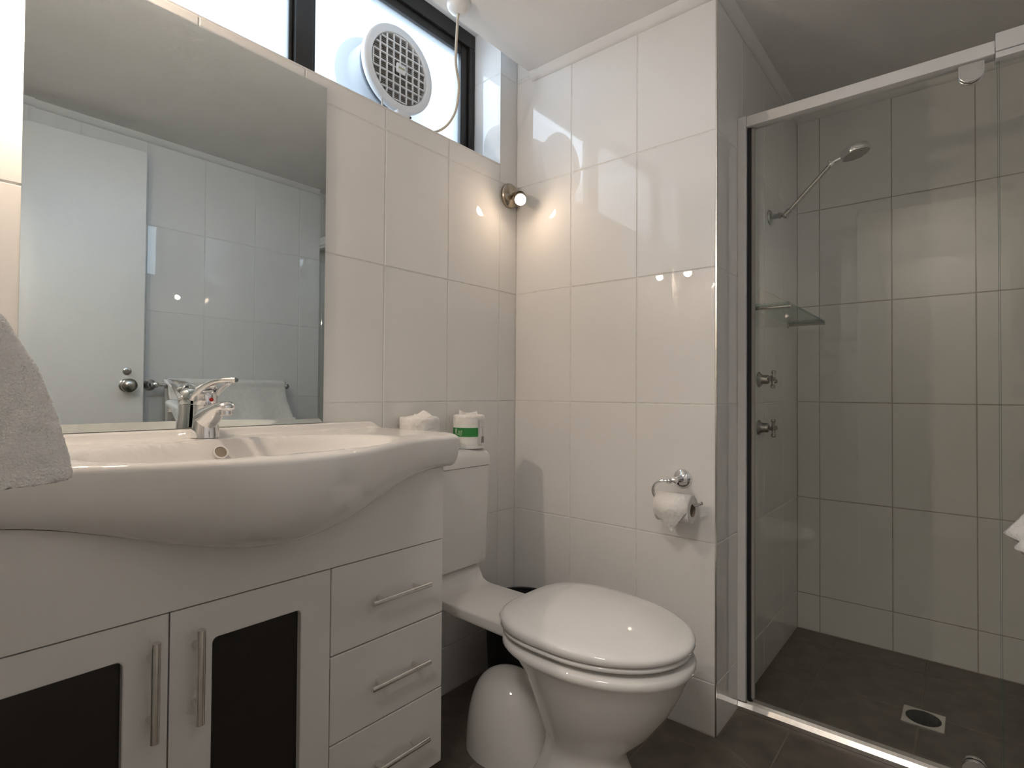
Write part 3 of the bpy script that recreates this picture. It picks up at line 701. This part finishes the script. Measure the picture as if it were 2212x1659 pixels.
hr = thing('hanging_toilet_roll', 'part used toilet roll with pointed folded end hanging on the chrome holder', 'toilet roll', (HX, -0.66, RZ))
def ring_y(y, r, n=44): return [(rc_[0]+r*math.cos(2*PI*j/n), y, rc_[1]+r*math.sin(2*PI*j/n)) for j in range(n)]
m = MB(); ya, yb2 = -0.609, -0.711
m.loft([ring_y(ya, HR+0.0012), ring_y(ya, RR-0.002), ring_y(ya-0.002, RR), ring_y(yb2+0.002, RR), ring_y(yb2, RR-0.002), ring_y(yb2, HR+0.0012), ring_y(ya, HR+0.0012)], False, False)
build(m, 'paper_roll', 'paper', hr, smooth=40)
m = MB(); m.loft([ring_y(ya, HR), ring_y(ya, HR+0.0012), ring_y(yb2, HR+0.0012), ring_y(yb2, HR), ring_y(ya, HR)], False, False); build(m, 'cardboard_core', 'card', hr, smooth=40)
# folded tail: over the top and down to a point
m = MB(); vs = []; fs = []
prof = []
for i in range(9):
    a = PI*0.62 - (-0.0) - 0; a = PI*0.35 + (PI*1.0-PI*0.35)*i/8
    prof.append((rc_[0]+(RR+0.0010+0.0003*i)*math.cos(a), rc_[1]+(RR+0.0010+0.0003*i)*math.sin(a)))
for i in range(1, 6): prof.append((rc_[0]-(RR+0.0034)-0.0012*i, rc_[1]-0.0115*i))
for i, (x, z) in enumerate(prof):
    k = max(0.0, (i-7)/6.0); y0 = ya-0.0005 + (-0.062)*k; y1 = yb2+0.0005 + (0.040)*k
    if i >= 8:
        k = (i-8)/5.0; y0 = ya-0.0005-0.060*k**1.3; y1 = yb2+0.0005+0.0415*k**0.9
    else: y0, y1 = ya-0.0005, yb2+0.0005
    vs += [(x, y0, z), (x, y1, z)]
m.add(vs, [(2*i, 2*i+2, 2*i+3, 2*i+1) for i in range(len(prof)-1)])
o = build(m, 'folded_tail', 'paper', hr, smooth=60); o.modifiers.new('thick', 'SOLIDIFY').thickness = 0.0008

# ------------------------------------------------------------------ wall lamps either side of the mirror
def lamp(label, base, holder, bulb, glow, cap):
    t = thing('wall_lamp', label, 'lamp', base, 'bulb lamps beside the mirror')
    B = Vector(base); H = Vector(holder); U = Vector(bulb); d = (U-H).normalized()
    m = MB(); m.lathe([(0.0445, 0.0006), (0.0455, 0.003), (0.0455, 0.010), (0.042, 0.017), (0.033, 0.025), (0.020, 0.030), (0, 0.032)], B, (0,-1,0), 36); build(m, 'wall_plate', 'nickel', t, smooth=45)
    m = MB(); m.tube([B+Vector((0,-0.028,0)), B+Vector((0,-0.05,0.002)), H-d*0.016], 0.008, 14); build(m, 'arm', 'nickel', t, smooth=45)
    m = MB(); m.lathe([(0.006, -0.022), (0.0145, -0.018), (0.0165, -0.010), (0.0185, 0.002), (0.0215, 0.010), (0.0205, 0.010), (0.0165, 0.0), (0.0, -0.006)], H, d, 28, False, False); build(m, 'lamp_holder', 'nickel', t, smooth=45)
    R_ = 0.0215; c_ = U
    m = MB(); m.lathe([(0.0095, -0.036), (0.0105, -0.028), (0.0135, -0.020)] + [(R_*math.sin(q), -R_*math.cos(q)) for q in [0.75+(PI-cap-0.75)*i/8 for i in range(9)]], c_, d, 28, True, False)
    build(m, 'bulb_reflector', 'bulb_back', t, smooth=60)
    m = MB(); m.lathe([(R_*math.sin(q), R_*math.cos(q)) for q in [cap*(1-i/14) for i in range(15)]], c_, d, 28, False, False)
    build(m, 'bulb', glow, t, smooth=60)
    return t
lamp('lit bulb wall lamp in the corner between the window and toilet wall', (-0.0475, 0, 1.710), (-0.064, -0.068, 1.690), (-0.090, -0.092, 1.668), 'dim_lit_bulb', 1.12)
lamp('lit bulb wall lamp left of the mirror by the doorway wall', (-1.480, 0, 1.710), (-1.450, -0.072, 1.692), (-1.424, -0.090, 1.668), 'lit_bulb', 1.75)

# ------------------------------------------------------------------ exhaust fan in the window pane
FC = Vector((-0.470, 0.105, 2.031)); FR = 0.136
fan = thing('exhaust_fan', 'round white exhaust fan with square grille mounted in the frosted window', 'fan', (FC.x, 0.15, FC.z-FR))
m = MB(); m.lathe([(0.105, -0.050), (0.105, -0.026), (0.134, -0.024), (0.1375, -0.018), (0.1375, -0.004), (0.135, 0.0), (0.130, 0.002), (0.112, 0.0005), (0.110, -0.003), (0.109, -0.016), (0.0, -0.020)], FC, (0,-1,0), 64, False, True); build(m, 'housing', 'white_plastic', fan, smooth=40)
m = MB(); m.lathe([(0.1065, -0.0150), (0.1065, -0.0145), (0.0, -0.0145)], FC, (0,-1,0), 48, True, False); build(m, 'dark_backing', 'card', fan)
m = MB(); k = 0.0062
for i in range(-16, 17):
    z = i*k; hw = math.sqrt(max(0.0, 0.106**2-z*z))
    if hw > 0.01: m.box(FC.x-hw, FC.x+hw, FC.y+0.0085, FC.y+0.0135, FC.z+z-0.0008, FC.z+z+0.0008)
build(m, 'louvres', 'grey_print', fan)
m = MB(); p = 0.0262
for i in range(-4, 5):
    o_ = (i+0.02)*p; hw = math.sqrt(max(0.0, 0.1075**2-o_*o_))
    if hw > 0.02:
        m.box(FC.x-hw, FC.x+hw, FC.y+0.001, FC.y+0.007, FC.z+o_-0.0017, FC.z+o_+0.0017)
        m.box(FC.x+o_-0.0017, FC.x+o_+0.0017, FC.y+0.0004, FC.y+0.0066, FC.z-hw, FC.z+hw)
build(m, 'grille', 'white_plastic', fan)
m = MB(); m.box(FC.x-0.0175, FC.x+0.0175, FC.y-0.006, FC.y+0.002, FC.z-0.0150, FC.z+0.0150); bd = build(m, 'centre_badge', 'white_plastic', fan, bevel=0.0025)
m = MB(); m.box(FC.x-0.0115, FC.x+0.0125, FC.y-0.0064, FC.y-0.0058, FC.z-0.0025, FC.z+0.0035); build(m, 'badge_print', 'gold_print', bd)
m = MB(); m.lathe([(0.118, 0.0), (0.118, 0.07), (0.150, 0.09), (0.150, 0.13), (0.10, 0.15), (0.0, 0.155)], (FC.x, 0.1615, FC.z), (0,1,0), 40); build(m, 'outer_cowl', 'cowl', fan, smooth=40)
m = MB(); m.box(-0.496, -0.440, 0.082, 0.118, SZ+0.0012, SZ+0.074); fb = build(m, 'switch_box', 'white_plastic', fan, bevel=0.008, segs=3)
m = MB(); m.lathe([(0.003, 0), (0.003, 0.004)], (-0.447, 0.082, SZ+0.058), (0,-1,0), 10); build(m, 'screw', 'black_metal', fb)
m = MB(); m.tube([(-0.536, 0.115, 1.925), (-0.540, 0.108, 1.90), (-0.541, 0.100, 1.86), (-0.538, 0.098, SZ+0.006), (-0.515, 0.098, SZ+0.006), (-0.497, 0.098, SZ+0.010)], 0.0028, 8); build(m, 'cable', 'cord', fan, smooth=50)

# ceiling rose with its cord
cr = thing('ceiling_rose', 'white ceiling rose with a cord looping down to the window sill', 'ceiling rose', (-0.437, -0.129, CZ))
m = MB(); m.lathe([(0.036, 0.0005), (0.036, 0.006), (0.033, 0.016), (0.026, 0.025), (0.014, 0.031), (0.006, 0.033), (0, 0.033)], (-0.437, -0.129, CZ), (0,0,-1), 32); build(m, 'rose_cover', 'white_plastic', cr, smooth=45)
ctl = [(-0.438, -0.129, 2.130), (-0.438, -0.126, 2.11), (-0.433, -0.118, 2.078), (-0.427, -0.109, 2.04), (-0.420, -0.100, 2.005), (-0.403, -0.088, 1.982), (-0.378, -0.072, 1.960), (-0.361, -0.050, 1.925), (-0.355, -0.030, 1.889), (-0.373, -0.010, 1.847), (-0.406, 0.010, SZ+0.0055), (-0.440, 0.030, SZ+0.0052), (-0.450, 0.075, SZ+0.008)]
def smooth_path(c, n=5):
    P_ = [Vector(q) for q in c]; out = []
    for i in range(len(P_)-1):
        p0, p1, p2, p3 = P_[max(i-1, 0)], P_[i], P_[i+1], P_[min(i+2, len(P_)-1)]
        for j in range(n):
            t = j/n; out.append(0.5*((2*p1) + (p2-p0)*t + (2*p0-5*p1+4*p2-p3)*t*t + (3*p1-p0-3*p2+p3)*t**3))
    return out + [P_[-1]]
m = MB(); m.tube(smooth_path(ctl), 0.0040, 10); build(m, 'power_cord', 'cord', cr, smooth=60)

# ------------------------------------------------------------------ shower screen
SX = 0.210
ss = thing('shower_screen', 'framed glass shower screen with pivot door across the shower recess', 'shower screen', (SX, -1.2, 0))
def part(nm, mt, *b, bevel=0.002, par=None):
    m = MB()
    for q in b: m.box(*q)
    return build(m, nm, mt, par or ss, bevel=bevel)
part('wall_post', 'aluminium', (SX-0.026, SX+0.020, YR-0.0002, -0.7775, 0.031, 1.853))
part('top_rail', 'aluminium', (SX-0.022, SX+0.018, -0.778, -1.3625, 1.820, 1.853))
part('top_rail', 'aluminium', (SX-0.026, SX+0.022, -1.363, YC+0.001, 1.824, 1.868), (SX-0.022, SX+0.018, -1.363, YC+0.001, 1.808, 1.8235))
part('wall_post', 'aluminium', (SX-0.018, SX+0.018, YC+0.0008, YC+0.022, 0.031, 1.807))
m = MB()
pr = [(SX-0.024, 0.0002), (SX-0.024, 0.012), (SX-0.016, 0.024), (SX-0.009, 0.0305), (SX+0.012, 0.0305), (SX+0.024, 0.022), (SX+0.027, 0.0002)]
m.loft([[(x, YR-0.001, z) for x, z in pr], [(x, YC+0.001, z) for x, z in pr]]); build(m, 'sill', 'steel', ss)
part('door_seal', 'black_rubber', (SX-0.012, SX+0.012, -0.779, -0.7885, 0.034, 1.818), bevel=0)
gd = part('glass_door', 'shower_glass', (SX-0.003, SX+0.003, -0.789, -1.3660, 0.040, 1.816), bevel=0)
part('edge_strip', 'grey_print', (SX-0.0045, SX+0.0045, -0.7888, -0.7975, 0.040, 1.816), bevel=0, par=gd)
part('polished_edge', 'glass_edge', (SX-0.003, SX+0.003, -1.3662, -1.3668, 0.040, 1.816), bevel=0, par=gd)
gp = part('glass_panel', 'shower_glass', (SX-0.003, SX+0.003, -1.3705, YC+0.012, 0.031, 1.812), bevel=0)
part('polished_edge', 'glass_edge', (SX-0.003, SX+0.003, -1.3698, -1.3704, 0.031, 1.812), bevel=0, par=gp)
for zz, sg in ((1.8195, -1), (0.0312, 1)):
    m = MB(); prf = [(-0.0255, 0.0)] + [(-0.0255, 0.024)] + [(-0.0255*math.cos(PI*i/12), 0.024+0.0245*math.sin(PI*i/12)) for i in range(13)] + [(0.0255, 0.0)]
    for xa, xb in ((SX-0.013, SX-0.0032), (SX+0.0032, SX+0.013)):
        m.loft([[(xa, -1.3175+u, zz+sg*v) for u, v in prf], [(xb, -1.3175+u, zz+sg*v) for u, v in prf]])
    build(m, 'pivot_clamp', 'chrome', ss, bevel=0.0015)

# shower head on its arm
sh = thing('shower_rose', 'chrome shower head on a long adjustable arm inside the shower', 'shower head', (0.545, YR, 1.629))
SHX = 0.545
m = MB(); m.lathe([(0.026, 0.0004), (0.026, 0.003), (0.021, 0.008), (0.010, 0.012), (0.0085, 0.030), (0.011, 0.032), (0.011, 0.040), (0.007, 0.043)], (SHX, YR, 1.629), (0,-1,0), 28); build(m, 'wall_flange', 'shower_chrome', sh, smooth=45)
J = Vector((SHX, -0.806, 1.627)); E_ = Vector((SHX, -0.955, 1.778)); ad = (E_-J).normalized()
m = MB(); m.ball(J, 0.0115); m.lathe([(0.0105, 0), (0.0105, 0.02), (0.007, 0.023)], J, ad, 18); m.tube([J, J+Vector((0, -0.010, -0.015))], [0.006, 0.0035], 10); build(m, 'swivel_joint', 'shower_chrome', sh, smooth=45)
m = MB(); m.tube([J+ad*0.01, E_], 0.0072, 16); build(m, 'arm', 'shower_chrome', sh, smooth=45)
m = MB(); m.ball(E_, 0.010); m.lathe([(0.0085, 0), (0.0105, 0.003), (0.0105, 0.014), (0.0085, 0.018)], E_-ad*0.016, ad, 18); m.tube([E_, E_+Vector((0,-0.030,0.010))], [0.0085, 0.0072], 14); m.ball(E_+Vector((0.0, 0.008, 0.004)), 0.0085); build(m, 'head_joint', 'chrome', sh, smooth=45)
hn = Vector((0, -0.30, -1)).normalized(); hc = Vector((SHX, -1.020, 1.800))
m = MB(); m.lathe([(0.0, -0.012), (0.030, -0.0115), (0.041, -0.008), (0.0445, -0.002), (0.0445, 0.012), (0.043, 0.015), (0.040, 0.0155), (0.0385, 0.013), (0, 0.0135)], hc, hn, 40, False, False); build(m, 'head', 'chrome', sh, smooth=40)
m = MB(); m.lathe([(0.038, 0.0136), (0.037, 0.0155), (0, 0.0160)], hc, hn, 36); build(m, 'spray_face', 'grey_print', sh, smooth=40)

def shower_tap(label, z, rot):
    t = thing('shower_tap', label, 'tap', (0.415, YR, z), 'cross handle shower taps'); X = 0.415
    m = MB(); m.lathe([(0.027, 0.0004), (0.027, 0.002), (0.0185, 0.010), (0.0160, 0.014), (0.0160, 0.030), (0.013, 0.0335), (0.0055, 0.034), (0.0055, 0.042)], (X, YR, z), (0,-1,0), 28); build(m, 'body', 'shower_chrome', t, smooth=45)
    c = Vector((X, YR-0.047, z)); m = MB(); m.ball(c, 0.0085)
    for k in range(4):
        a = rot+PI/2*k; d = Vector((math.cos(a), 0, math.sin(a)))
        m.lathe([(0.0058, 0.004), (0.0048, 0.016), (0.0054, 0.020), (0.0076, 0.0225), (0.0076, 0.0285), (0.0060, 0.031), (0, 0.0315)], c, d, 14)
    build(m, 'cross_handle', 'shower_chrome', t, smooth=45)
shower_tap('upper chrome cross handle tap in the shower, below the glass shelf', 1.032, 1.35)
shower_tap('lower chrome cross handle tap in the shower', 0.866, PI/2)

gs = thing('glass_shelf', 'glass shelf on two chrome brackets inside the shower', 'shelf', (0.54, YR, 1.262))
for X in (0.280, 0.810):
    m = MB(); m.lathe([(0.0125, 0.0004), (0.0125, 0.006), (0.010, 0.008)], (X, YR, 1.2585), (0,-1,0), 20); m.lathe([(0.0055, 0.006), (0.0055, 0.126), (0.0075, 0.127), (0.0075, 0.133)], (X, YR, 1.2585), (0,-1,0), 16); build(m, 'bracket', 'shower_chrome', gs, smooth=40)
m = MB(); m.box(0.262, 0.828, YR-0.005, YR-0.128, 1.2645, 1.2705); pane = build(m, 'glass_plate', 'shelf_glass', gs)
m = MB(); m.box(0.262, 0.828, YR-0.1282, YR-0.1290, 1.2645, 1.2705); m.box(0.8282, 0.829, YR-0.005, YR-0.128, 1.2645, 1.2705); build(m, 'polished_edge', 'glass_edge', pane)

dr = thing('floor_drain', 'square metal floor drain with round dark grate in the shower floor', 'drain', (0.500, -1.200, 0))
m = MB(); m.loft([rrect(0.447, 0.557, -1.252, -1.148, 0.002, 0.0002), rrect(0.447, 0.557, -1.252, -1.148, 0.002, 0.0022), rrect(0.449, 0.555, -1.250, -1.150, 0.002, 0.0028)]); build(m, 'drain_plate', 'steel', dr)
m = MB(); m.lathe([(0.044, 0), (0.044, 0.0008), (0.041, 0.0014), (0.0, 0.0014)], (0.502, -1.200, 0.0028), (0,0,1), 36); gt = build(m, 'grate', 'drain_black', dr)
m = MB()
for k in range(-3, 4):
    o_ = k*0.011; hw = math.sqrt(0.040**2-o_*o_); m.box(0.502-hw, 0.502+hw, -1.200+o_-0.0012, -1.200+o_+0.0012, 0.0042, 0.0054)
build(m, 'grate_bar', 'black_metal', gt)

# ------------------------------------------------------------------ towels
tr_ = thing('towel_ring', 'chrome towel ring on the wall left of the basin', 'towel ring', (XL, -0.66, 1.215))
m = MB(); m.lathe([(0.026, 0.0004), (0.026, 0.005), (0.012, 0.010), (0.009, 0.045), (0, 0.047)], (XL, -0.66, 1.215), (1,0,0), 24); build(m, 'wall_plate', 'chrome', tr_, smooth=45)
m = MB(); m.tube([(XL+0.040, -0.66+0.075*math.sin(2*PI*i/36), 1.150+0.075*math.cos(2*PI*i/36)) for i in range(36)], 0.0042, 10, closed=True); build(m, 'ring', 'chrome', tr_, smooth=45)
# hand towel bunched through the ring: stacked wavy outlines
XR = [(0.890, -1.450), (0.900, -1.4455), (0.93, -1.4515), (0.96, -1.459), (1.001, -1.472), (1.048, -1.496), (1.075, -1.520), (1.09, -1.545), (1.098, -1.563)]
def xr(z):
    for (z0, x0), (z1, x1) in zip(XR[:-1], XR[1:]):
        if z <= z1: return x0+(x1-x0)*max(0, (z-z0)/(z1-z0))
    return XR[-1][1]
m = MB(); rings = []; rn = random.Random(3); NR = 64; N0 = 150
for i in range(NR):
    z = 0.896+(1.0985-0.896)*i/(NR-1); f = (z-0.896)/0.2025; ring = []
    xa, xb = -1.600+0.012*f, xr(z); hw = 0.046-0.020*f
    for j in range(N0):
        t = 2*PI*j/N0; c, s = math.cos(t), math.sin(t); e = 3.2
        x = (xa+xb)/2+(xb-xa)/2*math.copysign(abs(c)**(2/e), c); y = -0.640+hw*math.copysign(abs(s)**(2/2.2), s)
        y += -0.020*(x-xa)/max(1e-4, xb-xa)*-1 + 0.006*math.sin(38*x+3*z)*(1-0.3*f)
        nz_ = rn.uniform(-1, 1)*0.0011
        ring.append((x+nz_*c, y+nz_*s, z + (rn.uniform(-.0012, .0012) if i < 2 else 0)))
    rings.append(ring)
m.loft(rings); ht = build(m, 'hand_towel', 'towel', smooth=70); recentre(ht, (-1.55, -0.64, 0.87))
tag(ht, 'fluffy white hand towel hanging from the ring in front of the basin', 'towel')

RLY, RLZ = -1.548, 1.005
tl = thing('towel_rail', 'chrome towel rail on the wall opposite the mirror', 'towel rail', (-0.41, YC, RLZ))
m = MB(); m.tube([(-0.735, RLY, RLZ), (-0.085, RLY, RLZ)], 0.0075, 14); build(m, 'bar', 'chrome', tl, smooth=45)
for X in (-0.720, -0.098):
    m = MB(); m.lathe([(0.026, 0.0004), (0.026, 0.006), (0.014, 0.012), (0.010, 0.018), (0.010, 0.070), (0.0135, 0.074), (0.0135, 0.090), (0.009, 0.094)], (X, YC, RLZ), (0,1,0), 24); build(m, 'post', 'chrome', tl, smooth=45)
# folded bath towel over the rail: layered sheet profile (y,z) swept along x
prof = []
for i in range(15):                       # back layer
    z = 0.62+(RLZ-0.62)*i/14; prof.append((RLY-0.020-0.006*math.sin(i*0.5), z))
for i in range(1, 12):                    # over the bar
    a = PI-PI*i/12; prof.append((RLY+0.024*math.cos(a), RLZ+0.026*math.sin(a)))
for i in range(26):                       # front layer falling away from the rail
    t = i/25; prof.append((RLY+0.022+0.140*t**1.5, RLZ-0.285*t))
NXT = 60; m = MB(); vs = []; rn = random.Random(9)
for k in range(NXT+1):
    x = -0.675+0.560*k/NXT
    for q, (y, z) in enumerate(prof):
        ft = max(0.0, (q-26)/25.0)
        fold = 0.010*math.sin(9.5*k/NXT*2+1.0)*ft + 0.012*sm(0.55, 1.0, k/NXT)*ft
        vs.append((x+0.02*ft*math.sin(q*0.2), y+fold+rn.uniform(-.0006, .0006), z+0.012*ft*math.sin(5*k/NXT)+rn.uniform(-.0006, .0006)))
nP = len(prof)
m.add(vs, [(k*nP+q, k*nP+q+1, (k+1)*nP+q+1, (k+1)*nP+q) for k in range(NXT) for q in range(nP-1)])
bt = build(m, 'bath_towel', 'towel', smooth=70); recentre(bt, (-0.39, RLY, 0.72))
sd = bt.modifiers.new('thick', 'SOLIDIFY'); sd.thickness = 0.013; sd.offset = 0.0
tag(bt, 'thick white bath towel folded over the towel rail', 'towel')
